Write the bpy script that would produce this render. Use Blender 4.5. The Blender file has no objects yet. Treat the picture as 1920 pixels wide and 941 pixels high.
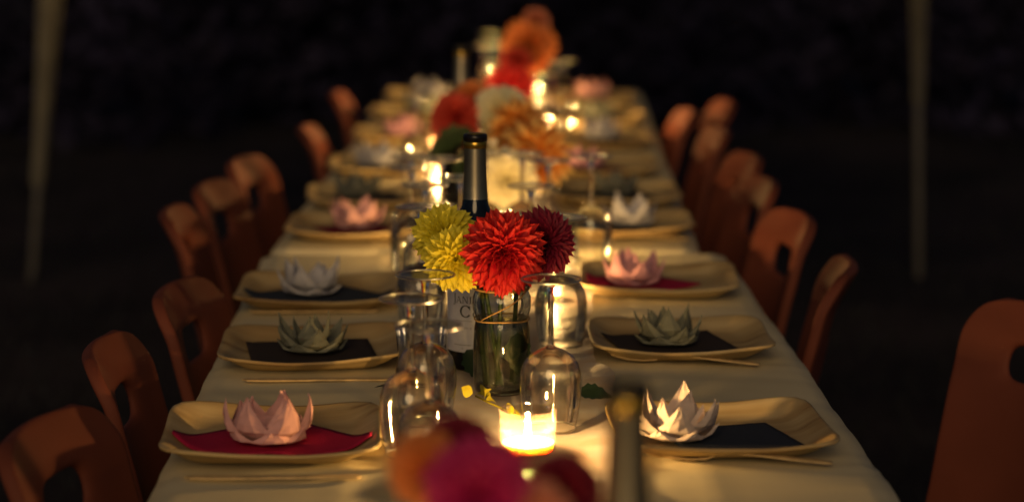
import bpy, bmesh, math, random
from mathutils import Vector, Matrix, noise
R = math.radians
rnd = random.Random(7)
scene = bpy.context.scene
col = scene.collection

# ------------------------------------------------------------------ camera
cam_d = bpy.data.cameras.new('camera')
cam = bpy.data.objects.new('camera', cam_d); col.objects.link(cam)
cam.location = (-0.08, 0, 1.421)
cam.rotation_euler = (R(90 - 9.13), 0, R(-1.53))
cam_d.sensor_width = 36; cam_d.lens = 36 * 4450 / 1920
cam_d.clip_start = 0.05; cam_d.clip_end = 400
cam_d.dof.use_dof = True; cam_d.dof.focus_distance = 2.99; cam_d.dof.aperture_fstop = 2.55
scene.camera = cam

# ------------------------------------------------------------------ night sky, one weak warm key, exposure
SUN_ELEV, SUN_AZ = 22, 187            # from behind the camera, a little to its left
w = bpy.data.worlds.new('World'); scene.world = w; w.use_nodes = True
nt = w.node_tree; bg = nt.nodes['Background']
sky = nt.nodes.new('ShaderNodeTexSky'); sky.sky_type = 'NISHITA'; sky.sun_disc = False
sky.sun_elevation = R(SUN_ELEV); sky.sun_rotation = R(SUN_AZ); sky.ozone_density = 5
nt.links.new(sky.outputs[0], bg.inputs[0]); bg.inputs[1].default_value = 0.011
sun_d = bpy.data.lights.new('sun', 'SUN'); sun_d.energy = 0.84; sun_d.angle = R(30); sun_d.color = (1, .66, .31)
sun = bpy.data.objects.new('sun', sun_d); col.objects.link(sun)
az = R(SUN_AZ); el = R(SUN_ELEV)
sdir = Vector((math.sin(az) * math.cos(el), math.cos(az) * math.cos(el), math.sin(el)))
sun.rotation_euler = sdir.to_track_quat('Z', 'Y').to_euler(); sun.location = (0, 0, 8)
vs = scene.view_settings
vs.view_transform = 'Standard'; vs.look = 'None'; vs.gamma = 1; vs.exposure = 0.15; vs.use_curve_mapping = False
cy = scene.cycles
cy.use_denoising = True; cy.sample_clamp_indirect = 4; cy.sample_clamp_direct = 0
cy.max_bounces = 14; cy.transparent_max_bounces = 24; cy.transmission_bounces = 10; cy.glossy_bounces = 5
cy.caustics_reflective = False; cy.caustics_refractive = True; cy.blur_glossy = 0.5

# ------------------------------------------------------------------ materials
MATS = {}
def new_mat(name):
    m = bpy.data.materials.new(name); m.use_nodes = True
    MATS[name] = m
    return m, m.node_tree, m.node_tree.nodes['Principled BSDF']
def N(t, kind, **kw):
    n = t.nodes.new(kind)
    for k, v in kw.items():
        if k in n.inputs: n.inputs[k].default_value = v
        else: setattr(n, k, v)
    return n
def ramp(t, fac, stops):
    r = t.nodes.new('ShaderNodeValToRGB')
    e = r.color_ramp.elements
    while len(e) < len(stops): e.new(0.5)
    for i, (p, c) in enumerate(stops):
        e[i].position = p; e[i].color = (*c, 1)
    t.links.new(fac, r.inputs[0])
    return r.outputs[0]
def coords(t, scale=(1, 1, 1), kind='Object'):
    tc = t.nodes.new('ShaderNodeTexCoord'); mp = t.nodes.new('ShaderNodeMapping')
    mp.inputs['Scale'].default_value = scale
    t.links.new(tc.outputs[kind], mp.inputs[0])
    return mp.outputs[0]
def bump(t, b, h, strength=.2, dist=.002):
    n = N(t, 'ShaderNodeBump'); n.inputs['Strength'].default_value = strength; n.inputs['Distance'].default_value = dist
    t.links.new(h, n.inputs['Height']); t.links.new(n.outputs[0], b.inputs['Normal'])

def plain(name, c, rough=.6, var=.25, scale=30, spec=.4, bumps=.1, metal=0, rand=0.0, sheen=0):
    """colour with soft noise variation and relief; rand adds a per-object value shift"""
    m, t, b = new_mat(name)
    no = N(t, 'ShaderNodeTexNoise'); no.inputs['Scale'].default_value = scale; no.inputs['Detail'].default_value = 5
    t.links.new(coords(t), no.inputs['Vector'])
    lo = tuple(x * (1 - var) for x in c); hi = tuple(min(1, x * (1 + var)) for x in c)
    out = ramp(t, no.outputs[0], [(.3, lo), (.7, hi)])
    if rand:
        oi = N(t, 'ShaderNodeObjectInfo'); hs = N(t, 'ShaderNodeHueSaturation')
        mr = N(t, 'ShaderNodeMapRange'); mr.inputs[3].default_value = 1 - rand; mr.inputs[4].default_value = 1 + rand
        t.links.new(oi.outputs['Random'], mr.inputs[0]); t.links.new(mr.outputs[0], hs.inputs['Value'])
        t.links.new(out, hs.inputs['Color']); out = hs.outputs[0]
    t.links.new(out, b.inputs['Base Color'])
    b.inputs['Roughness'].default_value = rough; b.inputs['Specular IOR Level'].default_value = spec
    b.inputs['Metallic'].default_value = metal
    if sheen: b.inputs['Sheen Weight'].default_value = sheen
    if bumps: bump(t, b, no.outputs[0], bumps)
    return m

def petal_mat(name, base, mid, tip, rand=.12, trans=.25):
    """petal colour runs base -> tip along the petal's own length (UV.y), veined across"""
    m, t, b = new_mat(name)
    tc = N(t, 'ShaderNodeTexCoord'); sp = N(t, 'ShaderNodeSeparateXYZ')
    t.links.new(tc.outputs['UV'], sp.inputs[0])
    mp = N(t, 'ShaderNodeMapping'); mp.inputs['Scale'].default_value = (14, 1.5, 1); t.links.new(tc.outputs['UV'], mp.inputs[0])
    no = N(t, 'ShaderNodeTexNoise'); no.inputs['Scale'].default_value = 2.0; t.links.new(mp.outputs[0], no.inputs['Vector'])
    ad = N(t, 'ShaderNodeMath', operation='MULTIPLY_ADD'); ad.inputs[1].default_value = .35
    t.links.new(no.outputs[0], ad.inputs[0])
    su = N(t, 'ShaderNodeMath', operation='SUBTRACT'); su.inputs[1].default_value = .17
    t.links.new(sp.outputs[1], ad.inputs[2]); t.links.new(ad.outputs[0], su.inputs[0])
    out = ramp(t, su.outputs[0], [(.1, base), (.6, mid), (.97, tip)])
    oi = N(t, 'ShaderNodeObjectInfo'); hs = N(t, 'ShaderNodeHueSaturation')
    mr = N(t, 'ShaderNodeMapRange'); mr.inputs[3].default_value = 1 - rand; mr.inputs[4].default_value = 1 + rand
    t.links.new(oi.outputs['Random'], mr.inputs[0]); t.links.new(mr.outputs[0], hs.inputs['Value'])
    t.links.new(out, hs.inputs['Color'])
    t.links.new(hs.outputs[0], b.inputs['Base Color'])
    b.inputs['Roughness'].default_value = .55; b.inputs['Specular IOR Level'].default_value = .3
    bump(t, b, no.outputs[0], .25, .001)
    tr = N(t, 'ShaderNodeBsdfTranslucent'); t.links.new(hs.outputs[0], tr.inputs[0])
    mx = N(t, 'ShaderNodeMixShader'); mx.inputs[0].default_value = trans
    o = t.nodes['Material Output']
    t.links.new(b.outputs[0], mx.inputs[1]); t.links.new(tr.outputs[0], mx.inputs[2]); t.links.new(mx.outputs[0], o.inputs[0])
    return m

def thin_glass(name, tint=(.97, .985, .97), ior=1.5, boost=1.5, rough=.02, scatter=0.0, scol=(1, .8, .5), streak=None, top=.55):
    """thin-walled glass: what lies behind shows through, with Fresnel reflection"""
    m, t, b = new_mat(name)
    t.nodes.remove(b)
    fr = N(t, 'ShaderNodeFresnel'); fr.inputs[0].default_value = ior
    m0 = N(t, 'ShaderNodeMath', operation='MULTIPLY'); m0.inputs[1].default_value = boost
    mu = N(t, 'ShaderNodeMath', operation='MINIMUM'); mu.inputs[1].default_value = top
    t.links.new(fr.outputs[0], m0.inputs[0]); t.links.new(m0.outputs[0], mu.inputs[0])
    tr = N(t, 'ShaderNodeBsdfTransparent'); tr.inputs[0].default_value = (*tint, 1)
    gl = N(t, 'ShaderNodeBsdfGlossy'); gl.inputs['Roughness'].default_value = rough
    base = tr.outputs[0]
    if scatter:
        tl = N(t, 'ShaderNodeBsdfTranslucent'); tl.inputs[0].default_value = (*scol, 1)
        m2 = N(t, 'ShaderNodeMixShader'); m2.inputs[0].default_value = scatter
        if streak:
            no = N(t, 'ShaderNodeTexNoise'); no.inputs['Scale'].default_value = 1; no.inputs['Detail'].default_value = 3
            t.links.new(coords(t, streak), no.inputs['Vector'])
            mr = N(t, 'ShaderNodeMapRange'); mr.inputs[1].default_value = .35; mr.inputs[2].default_value = .65
            mr.inputs[3].default_value = scatter * .45; mr.inputs[4].default_value = scatter * 1.6
            t.links.new(no.outputs[0], mr.inputs[0]); t.links.new(mr.outputs[0], m2.inputs[0])
        t.links.new(tr.outputs[0], m2.inputs[1]); t.links.new(tl.outputs[0], m2.inputs[2]); base = m2.outputs[0]
    mx = N(t, 'ShaderNodeMixShader')
    t.links.new(mu.outputs[0], mx.inputs[0]); t.links.new(base, mx.inputs[1]); t.links.new(gl.outputs[0], mx.inputs[2])
    t.links.new(mx.outputs[0], t.nodes['Material Output'].inputs[0])
    return m
def solid_glass(name, c=(1, 1, 1), ior=1.5, rough=.0):
    m, t, b = new_mat(name); t.nodes.remove(b)
    g = N(t, 'ShaderNodeBsdfGlass'); g.inputs['Color'].default_value = (*c, 1); g.inputs['IOR'].default_value = ior; g.inputs['Roughness'].default_value = rough
    t.links.new(g.outputs[0], t.nodes['Material Output'].inputs[0])
    return m
def emit(name, c, s):
    m, t, b = new_mat(name); t.nodes.remove(b)
    e = N(t, 'ShaderNodeEmission'); e.inputs[0].default_value = (*c, 1); e.inputs[1].default_value = s
    t.links.new(e.outputs[0], t.nodes['Material Output'].inputs[0])
    return m

# ground: trodden dark lawn
m, t, b = new_mat('lawn')
n1 = N(t, 'ShaderNodeTexNoise'); n1.inputs['Scale'].default_value = 1.2; n1.inputs['Detail'].default_value = 8
n2 = N(t, 'ShaderNodeTexNoise'); n2.inputs['Scale'].default_value = 45; n2.inputs['Detail'].default_value = 4
cc = coords(t); t.links.new(cc, n1.inputs['Vector']); t.links.new(cc, n2.inputs['Vector'])
mxr = N(t, 'ShaderNodeMix', data_type='RGBA'); t.links.new(n2.outputs[0], mxr.inputs[0])
t.links.new(ramp(t, n1.outputs[0], [(.35, (.018, .016, .023)), (.65, (.032, .028, .036))]), mxr.inputs[6])
t.links.new(ramp(t, n1.outputs[0], [(.35, (.012, .012, .017)), (.65, (.050, .040, .047))]), mxr.inputs[7])
t.links.new(mxr.outputs[2], b.inputs['Base Color']); b.inputs['Roughness'].default_value = .95; b.inputs['Specular IOR Level'].default_value = .1
bump(t, b, n2.outputs[0], .8, .02)
plain('grass', (.018, .020, .026), .8, .5, 3, .1, 0)
plain('foliage', (.018, .017, .040), .7, .6, 2.5, .1, 0)

# palm-leaf plate: long grain streaks
m, t, b = new_mat('palm_leaf')
no = N(t, 'ShaderNodeTexNoise'); no.inputs['Scale'].default_value = 1; no.inputs['Detail'].default_value = 6; no.inputs['Distortion'].default_value = .35
oi = N(t, 'ShaderNodeObjectInfo')
tc = N(t, 'ShaderNodeTexCoord'); mp = N(t, 'ShaderNodeMapping'); mp.inputs['Scale'].default_value = (3, 48, 20)
va = N(t, 'ShaderNodeVectorMath', operation='MULTIPLY_ADD'); va.inputs[1].default_value = (1, 1, 1)
sc = N(t, 'ShaderNodeVectorMath', operation='SCALE'); sc.inputs['Scale'].default_value = 3.0
t.links.new(oi.outputs['Random'], sc.inputs[0]); t.links.new(tc.outputs['Object'], va.inputs[0]); t.links.new(sc.outputs[0], va.inputs[2])
t.links.new(va.outputs[0], mp.inputs[0]); t.links.new(mp.outputs[0], no.inputs['Vector'])
n3 = N(t, 'ShaderNodeTexNoise'); n3.inputs['Scale'].default_value = 9; t.links.new(va.outputs[0], n3.inputs['Vector'])
c1 = ramp(t, no.outputs[0], [(.28, (.20, .115, .05)), (.38, (.44, .32, .15)), (.6, (.54, .42, .22)), (.75, (.60, .48, .27))])
mxr = N(t, 'ShaderNodeMix', data_type='RGBA', blend_type='MULTIPLY'); mxr.inputs[0].default_value = .55
t.links.new(c1, mxr.inputs[6]); t.links.new(ramp(t, n3.outputs[0], [(.35, (.62, .5, .38)), (.6, (1, 1, 1))]), mxr.inputs[7])
t.links.new(mxr.outputs[2], b.inputs['Base Color']); b.inputs['Roughness'].default_value = .62; b.inputs['Specular IOR Level'].default_value = .3
bump(t, b, no.outputs[0], .35, .0015)

# tablecloth: damp-white paper cloth with fine weave
m, t, b = new_mat('cloth')
no = N(t, 'ShaderNodeTexNoise'); no.inputs['Scale'].default_value = 5; no.inputs['Detail'].default_value = 6; t.links.new(coords(t), no.inputs['Vector'])
n2 = N(t, 'ShaderNodeTexNoise'); n2.inputs['Scale'].default_value = 400; t.links.new(coords(t), n2.inputs['Vector'])
t.links.new(ramp(t, no.outputs[0], [(.3, (.60, .53, .34)), (.7, (.69, .62, .42))]), b.inputs['Base Color'])
b.inputs['Roughness'].default_value = .8; b.inputs['Specular IOR Level'].default_value = .25; bump(t, b, n2.outputs[0], .25, .0006)

# copper organza runner, sheer
m, t, b = new_mat('organza')
no = N(t, 'ShaderNodeTexNoise'); no.inputs['Scale'].default_value = 22; no.inputs['Detail'].default_value = 4; t.links.new(coords(t), no.inputs['Vector'])
t.links.new(ramp(t, no.outputs[0], [(.35, (.12, .045, .012)), (.5, (.26, .11, .03)), (.7, (.38, .19, .065))]), b.inputs['Base Color'])
b.inputs['Roughness'].default_value = .35; b.inputs['Specular IOR Level'].default_value = .6; b.inputs['Sheen Weight'].default_value = .4
mr = N(t, 'ShaderNodeMapRange'); mr.inputs[1].default_value = .3; mr.inputs[2].default_value = .7; mr.inputs[3].default_value = .95; mr.inputs[4].default_value = .6
t.links.new(no.outputs[0], mr.inputs[0]); t.links.new(mr.outputs[0], b.inputs['Alpha'])

plain('wood_cutlery', (.55, .40, .20), .6, .2, 60, .3, .15)
plain('chair_plastic', (.150, .042, .026), .7, .15, 6, .18, .05, rand=.12)
plain('chair_metal', (.25, .25, .26), .35, .2, 40, .5, 0, metal=.9)
plain('table_wood', (.22, .12, .06), .6, .3, 12, .3, .2)
plain('table_steel', (.12, .12, .12), .5, .2, 30, .4, 0, metal=.7)
paper = {}
for k, c in dict(pink=(.64, .36, .37), rose=(.62, .32, .37), grey=(.175, .185, .15), pale=(.42, .42, .47), white=(.60, .50, .46), slate=(.12, .13, .125)).items():
    paper[k] = plain('paper_' + k, c, .85, .1, 90, .15, .3, rand=.08)
flat = {}
for k, c in dict(red=(.38, .012, .06), navy=(.030, .038, .058), black=(.040, .031, .031), wine=(.16, .01, .03)).items():
    flat[k] = plain('napkin_' + k, c, .85, .15, 300, .15, .3)
wine_glass = thin_glass('wine_glass', (.90, .90, .87), boost=2.1, top=.9)
foot_glass = thin_glass('foot_glass', (.95, .95, .90), boost=1.6, rough=.12, top=.30)
edge_glass = thin_glass('edge_glass', (.93, .93, .86), boost=9, rough=.28, top=.75)
jar_glass = thin_glass('jar_glass', (.92, .94, .90), boost=1.9, top=.9)
stem_glass = solid_glass('stem_glass', (1, 1, 1), 1.5)
water_mat = solid_glass('water', (.93, .94, .86), 1.33)
t = water_mat.node_tree; g = [n for n in t.nodes if n.type == 'BSDF_GLASS'][0]
tr = N(t, 'ShaderNodeBsdfTransparent'); tr.inputs[0].default_value = (.93, .93, .84, 1); mx = N(t, 'ShaderNodeMixShader'); mx.inputs[0].default_value = .5
t.links.new(g.outputs[0], mx.inputs[1]); t.links.new(tr.outputs[0], mx.inputs[2]); t.links.new(mx.outputs[0], t.nodes['Material Output'].inputs[0])
candle_glass = thin_glass('candle_glass', (1, .95, .86), boost=1.5, scatter=.06, scol=(1, .62, .45), streak=(12, 12, 260))
bottle_glass, t, b = new_mat('bottle_glass')
b.inputs['Base Color'].default_value = (.004, .006, .009, 1); b.inputs['Roughness'].default_value = .06; b.inputs['Specular IOR Level'].default_value = .6
no = N(t, 'ShaderNodeTexNoise'); no.inputs['Scale'].default_value = 12; t.links.new(coords(t), no.inputs['Vector'])
t.links.new(ramp(t, no.outputs[0], [(.3, (.003, .004, .007)), (.7, (.008, .01, .013))]), b.inputs['Base Color'])
plain('foil_silver', (.66, .57, .39), .30, .08, 80, .5, .05, metal=.96)
plain('foil_gold', (.55, .36, .06), .28, .1, 60, .5, .05, metal=.9)
plain('foil_black', (.012, .010, .012), .3, .2, 60, .5, 0)
plain('label_paper', (.72, .71, .74), .75, .06, 120, .2, .1)
plain('ink', (.03, .035, .03), .7, .2, 100, .2, 0)
plain('ink_grey', (.24, .23, .21), .7, .2, 100, .2, 0)
plain('wax', (.85, .74, .55), .5, .05, 30, .4, 0)
wb = MATS['wax'].node_tree.nodes['Principled BSDF']; wb.inputs['Subsurface Weight'].default_value = 1; wb.inputs['Subsurface Radius'].default_value = (1, .55, .25); wb.inputs['Subsurface Scale'].default_value = .02
plain('wick', (.01, .01, .01), .9, .1, 30, .1, 0)
plain('twine', (.36, .22, .08), .9, .3, 200, .1, .4)
plain('stem_green', (.03, .05, .014), .6, .3, 40, .3, .1)
plain('leaf_green', (.02, .042, .016), .5, .35, 30, .35, .2, rand=.2)
plain('leaf_dark', (.012, .026, .014), .5, .35, 30, .35, .2)
plain('sprig_yellow', (.42, .37, .02), .6, .2, 60, .3, .1)
plain('tent_metal', (.19, .185, .185), .45, .15, 30, .4, 0)
plain('tent_fabric', (.16, .15, .125), .85, .15, 10, .2, .1)
FLAME = emit('flame', (1.0, .60, .21), 4300)
petal_mat('petal_red', (.11, .0, .010), (.47, .004, .022), (.62, .034, .022))
petal_mat('petal_yellow', (.50, .40, .006), (.80, .70, .025), (.86, .78, .09), trans=.4)
petal_mat('petal_burgundy', (.045, .001, .012), (.17, .004, .028), (.24, .012, .04))
petal_mat('petal_magenta', (.22, .001, .06), (.54, .008, .15), (.62, .04, .2))
petal_mat('petal_orange', (.42, .08, .012), (.58, .14, .03), (.68, .26, .08))
petal_mat('petal_white', (.62, .54, .20), (.82, .77, .52), (.86, .82, .62), trans=.35)
petal_mat('petal_bicolour', (.45, .02, .01), (.78, .31, .04), (.92, .75, .34), trans=.4)
petal_mat('petal_scarlet', (.36, .008, .01), (.68, .045, .03), (.74, .11, .06))
petal_mat('petal_coral', (.4, .06, .04), (.6, .16, .10), (.68, .30, .2))

# ------------------------------------------------------------------ object helpers
def link(o, parent=None):
    col.objects.link(o)
    if parent: o.parent = parent
    return o
def mesh(name, V, F, mat, smooth=True, uv=None):
    me = bpy.data.meshes.new(name); me.from_pydata([tuple(v) for v in V], [], F); me.update()
    if mat: me.materials.append(MATS[mat] if isinstance(mat, str) else mat)
    if smooth: me.polygons.foreach_set('use_smooth', [True] * len(me.polygons))
    if uv:
        l = me.uv_layers.new(name='UVMap')
        for lp in me.loops: l.data[lp.index].uv = uv[lp.vertex_index]
    return me
def obj(name, me, parent=None, loc=(0, 0, 0), rot=(0, 0, 0)):
    o = bpy.data.objects.new(name, me); o.location = loc; o.rotation_euler = rot
    return link(o, parent)
def tag(o, label, cat, group=None, kind=None):
    if label: o['label'] = label
    if cat: o['category'] = cat
    if group: o['group'] = group
    if kind: o['kind'] = kind
    return o
def thing(name, label, cat, loc=(0, 0, 0), rz=0, group=None):
    o = bpy.data.objects.new(name, None); o.empty_display_size = .05
    o.location = loc; o.rotation_euler = (0, 0, rz); link(o)
    return tag(o, label, cat, group)
def clone(root, label, loc, rz=0, scale=1.0):
    """copy of a thing with copies of its parts and sub-parts"""
    def cp(o, p):
        c = o.copy(); link(c, p)
        for ch in kids[o.name]: cp(ch, c)
        return c
    kids = {}
    def walk(o):
        kids[o.name] = list(o.children)
        for ch in o.children: walk(ch)
    walk(root)
    r = cp(root, None); r.location = loc; r.rotation_euler = (0, 0, rz); r.scale = (scale,) * 3; r['label'] = label
    return r
def lathe_vf(prof, seg=40, V=None, F=None):
    V = [] if V is None else V; F = [] if F is None else F
    rings = []
    for r, z in prof:
        if r < 1e-6:
            rings.append([len(V)]); V.append((0, 0, z))
        else:
            rings.append(list(range(len(V), len(V) + seg)))
            V += [(r * math.cos(2 * math.pi * i / seg), r * math.sin(2 * math.pi * i / seg), z) for i in range(seg)]
    for a, b_ in zip(rings, rings[1:]):
        for i in range(seg):
            j = (i + 1) % seg
            if len(a) == 1 and len(b_) == 1: continue
            if len(a) == 1: F.append((a[0], b_[j], b_[i]))
            elif len(b_) == 1: F.append((a[i], a[j], b_[0]))
            else: F.append((a[i], a[j], b_[j], b_[i]))
    return V, F
def lathe(name, prof, mat, seg=40):
    V, F = lathe_vf(prof, seg)
    return mesh(name, V, F, mat)
def tube_vf(pts, rad, seg=8, V=None, F=None, caps=True):
    V = [] if V is None else V; F = [] if F is None else F
    pts = [Vector(p) for p in pts]
    rads = rad if isinstance(rad, (list, tuple)) else [rad] * len(pts)
    prev = None; rings = []
    for i, p in enumerate(pts):
        d = (pts[min(i + 1, len(pts) - 1)] - pts[max(i - 1, 0)]).normalized()
        a = prev - d * prev.dot(d) if prev else d.orthogonal()
        a.normalize(); prev = a; c = d.cross(a)
        rings.append(list(range(len(V), len(V) + seg)))
        for k in range(seg):
            q = 2 * math.pi * k / seg
            V.append(tuple(p + (a * math.cos(q) + c * math.sin(q)) * rads[i]))
    for A, B in zip(rings, rings[1:]):
        for k in range(seg): F.append((A[k], A[(k + 1) % seg], B[(k + 1) % seg], B[k]))
    if caps: F.append(tuple(reversed(rings[0]))); F.append(tuple(rings[-1]))
    return V, F
def bez(a, b_, c, n=8):
    a, b_, c = Vector(a), Vector(b_), Vector(c)
    return [a * (1 - t_) ** 2 + b_ * 2 * t_ * (1 - t_) + c * t_ * t_ for t_ in [i / n for i in range(n + 1)]]
def box_vf(x0, x1, y0, y1, z0, z1, V=None, F=None):
    V = [] if V is None else V; F = [] if F is None else F
    n = len(V)
    V += [(x0, y0, z0), (x1, y0, z0), (x1, y1, z0), (x0, y1, z0), (x0, y0, z1), (x1, y0, z1), (x1, y1, z1), (x0, y1, z1)]
    F += [tuple(n + i for i in f) for f in ((0, 3, 2, 1), (4, 5, 6, 7), (0, 1, 5, 4), (1, 2, 6, 5), (2, 3, 7, 6), (3, 0, 4, 7))]
    return V, F
def smoothstep(a, b_, x):
    x = min(1, max(0, (x - a) / (b_ - a))); return x * x * (3 - 2 * x)
ORD = ['nearest', 'second', 'third', 'fourth', 'fifth', 'sixth', 'seventh', 'eighth', 'farthest']

# ------------------------------------------------------------------ ground, grass, hedge
def gh(x, y): return -.002 + .012 * noise.noise((x * .6, y * .6, 0)) if y < 40 else 0
V, F = [], []
xs = [-150, -80, -40, -20, -10] + [-6 + .5 * i for i in range(25)] + [10, 20, 40, 80, 150]
ys = [-60, -30, -10] + [-4 + .5 * i for i in range(45)] + [25, 35, 60, 110, 220]
for y in ys:
    for x in xs: V.append((x, y, gh(x, y)))
nx = len(xs)
F = [(j * nx + i, j * nx + i + 1, (j + 1) * nx + i + 1, (j + 1) * nx + i) for j in range(len(ys) - 1) for i in range(nx - 1)]
tag(obj('ground', mesh('ground', V, F, 'lawn')), None, None, kind='structure')
V, F = [], []
for i in range(42000):
    y = 2.2 + 13 * rnd.random() ** 1.3; x = (rnd.random() * 2 - 1) * (1.2 + .3 * y)
    a = rnd.random() * 6.28; h = .02 + .05 * rnd.random(); wd = .003 + .003 * rnd.random()
    lx, ly = (rnd.random() - .5) * .06, (rnd.random() - .5) * .06
    n = len(V); z = gh(x, y) - .006
    V += [(x - wd * math.cos(a), y - wd * math.sin(a), z), (x + wd * math.cos(a), y + wd * math.sin(a), z), (x + lx, y + ly, z + h)]
    F.append((n, n + 1, n + 2))
tag(obj('grass', mesh('grass', V, F, 'grass', False)), 'short dark grass around the long table', 'grass', kind='stuff')
V, F = [], []
for i in range(30000):
    x = -9 + 18 * rnd.random()
    top = 1.6 + .9 * noise.noise((x * .5, 3, 0)) + .4 * noise.noise((x * 1.9, 9, 0))
    z = top * rnd.random() ** .8
    y = 12.6 + 1.2 * noise.noise((x * .8, z * .9, 5)) + rnd.random() * 1.6 + .5 * (z / 2.0) ** 2
    c = Vector((x, y, max(.03, z))); d = Vector((rnd.random() - .5, rnd.random() - .5, rnd.random() - .5)).normalized()
    e = d.orthogonal().normalized(); s = .05 + .06 * rnd.random()
    n = len(V); V += [c - d * s, c + e * s * .45, c + d * s, c - e * s * .45]; F.append((n, n + 1, n + 2, n + 3))
tag(obj('hedge', mesh('hedge', V, F, 'foliage', False)), 'dark mass of foliage at the end of the lawn behind the table', 'hedge', kind='stuff')

# ------------------------------------------------------------------ tables and cloths
TZ = .75
ROT2 = math.atan2(.115, 2.45)                 # the far table stands turned a little to the right
def t2(x, y):                                 # far-table local -> world
    c, s = math.cos(-ROT2), math.sin(-ROT2)
    return (-.018 + x * c - y * s, 4.19 + x * s + y * c)
def make_table(label, loc, rz, L, W):
    t_ = thing('trestle_table', label, 'table', loc, rz, 'trestle tables standing end to end')
    for k in range(4):
        w0 = -W / 2 + k * W / 4
        obj('plank', mesh('plank', *box_vf(w0 + .002, w0 + W / 4 - .002, 0.01, L - .01, .715, .742), 'table_wood', False), t_)
    for y in (.35, L - .35):
        for s in (-1, 1):
            V, F = tube_vf([(s * (W / 2 - .09), y, .715), (s * (W / 2 - .05), y, .0)], .018, 10)
            obj('leg', mesh('leg', V, F, 'table_steel'), t_)
        V, F = tube_vf([(-W / 2 + .07, y, .35), (W / 2 - .07, y, .35)], .012, 8)
        obj('stretcher', mesh('stretcher', V, F, 'table_steel'), t_)
    return t_
def make_cloth(label, loc, rz, L, W, seed, drop=.22):
    nu, nv = 22, 64
    ext = drop
    xs = [-W / 2 - ext, -W / 2 - ext * .6, -W / 2 - ext * .3, -W / 2 - .03, -W / 2 - .006] + [-W / 2 + .012 + (W - .024) * i / 60 for i in range(61)] + [W / 2 + .006, W / 2 + .03, W / 2 + ext * .3, W / 2 + ext * .6, W / 2 + ext]
    ys = [-ext, -ext * .6, -ext * .3, -.03, -.006] + [.012 + (L - .024) * i / 220 for i in range(221)] + [L + .006, L + .03, L + ext * .3, L + ext * .6, L + ext]
    V = []
    for y in ys:
        for x in xs:
            ox = max(0, abs(x) - W / 2); oy = max(0, -y, y - L)
            px = math.copysign(min(abs(x), W / 2), x); py = min(max(y, 0), L)
            d = max(ox, oy)
            z = TZ + 0.0022 * noise.noise((x * 5, y * 5, seed)) + .0016 * noise.noise((x * 1.5, y * 22 + noise.noise((x * 3, y * 2, seed)) * 2, seed + 3))
            for fy in (.42, .95, 1.47, 2.02, 2.55): z += .0016 * math.exp(-((y - fy - .004 * math.sin(x * 9)) / .018) ** 2)
            z += .0014 * math.exp(-((x - .21) / .014) ** 2) + .0014 * math.exp(-((x + .20) / .014) ** 2)
            z -= d
            out = .006 + min(d, .02) * .3
            if ox: px += math.copysign(out + d * .1 * (1 + math.sin(y * 19 + seed)), x)
            if oy: py += math.copysign(out + d * .1 * (1 + math.sin(x * 19)), y)
            px += (.0035 * noise.noise((y * 3.1, 4, seed)) + .002 * noise.noise((y * 11, 2, seed))) * smoothstep(.25, W / 2, abs(x))
            if ox and oy:                       # rounded corner fold
                px -= math.copysign(.012, x); py -= math.copysign(.012, y)
            V.append((px, py, z))
    n = len(xs)
    F = [(j * n + i, j * n + i + 1, (j + 1) * n + i + 1, (j + 1) * n + i) for j in range(len(ys) - 1) for i in range(n - 1)]
    o = obj('tablecloth', mesh('tablecloth', V, F, 'cloth'), None, loc, (0, 0, rz))
    return tag(o, label, 'tablecloth', 'pale tablecloths on the long table')
make_table('wooden trestle table under the near half of the tablecloths', (0, 1.15, 0), 0, 3.0, .8)
make_table('wooden trestle table under the far half of the tablecloths', (*t2(0, 0), 0), -ROT2, 3.12, .75)
make_cloth('pale tablecloth over the near table, under the in-focus jar of dahlias', (0, 1.15, 0), 0, 3.0, .8, 1)
make_cloth('pale tablecloth over the blurred far table', (*t2(0, 0), 0), -ROT2, 3.12, .75, 5)
# sheer copper runner along the middle of both tables
def centre(y):
    return 0.0 if y < 4.19 else -.018 + (y - 4.19) * math.tan(ROT2)
V, F = [], []
NU, NV = 24, 420
for j in range(NV + 1):
    y = 1.2 + 6.0 * j / NV
    cx = centre(y) if abs(y - 4.19) > .1 else -.009 + (y - 4.19) * .05
    wl = .135 + .02 * noise.noise((y * 2.1, 1, 0)) + .012 * noise.noise((y * 9, 1, 0))
    wr = .130 + .02 * noise.noise((y * 2.3, 7, 0)) + .012 * noise.noise((y * 8, 7, 0))
    for i in range(NU + 1):
        u = -1 + 2 * i / NU
        x = cx + (u * wl if u < 0 else u * wr)
        edge = abs(u) ** 3
        z = TZ + .0048 + .004 * (1 + noise.noise((x * 16, y * 13, 2))) * .35 + edge * .012 * max(0, noise.noise((x * 10, y * 9, 4)) + .15)
        z += edge * .010 * abs(noise.noise((x * 30, y * 30, 8)))
        V.append((x, y, z))
F = [(j * (NU + 1) + i, j * (NU + 1) + i + 1, (j + 1) * (NU + 1) + i + 1, (j + 1) * (NU + 1) + i) for j in range(NV) for i in range(NU)]
tag(obj('table_runner', mesh('table_runner', V, F, 'organza')), 'sheer copper organza runner along the middle of the long table', 'table runner')

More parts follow.
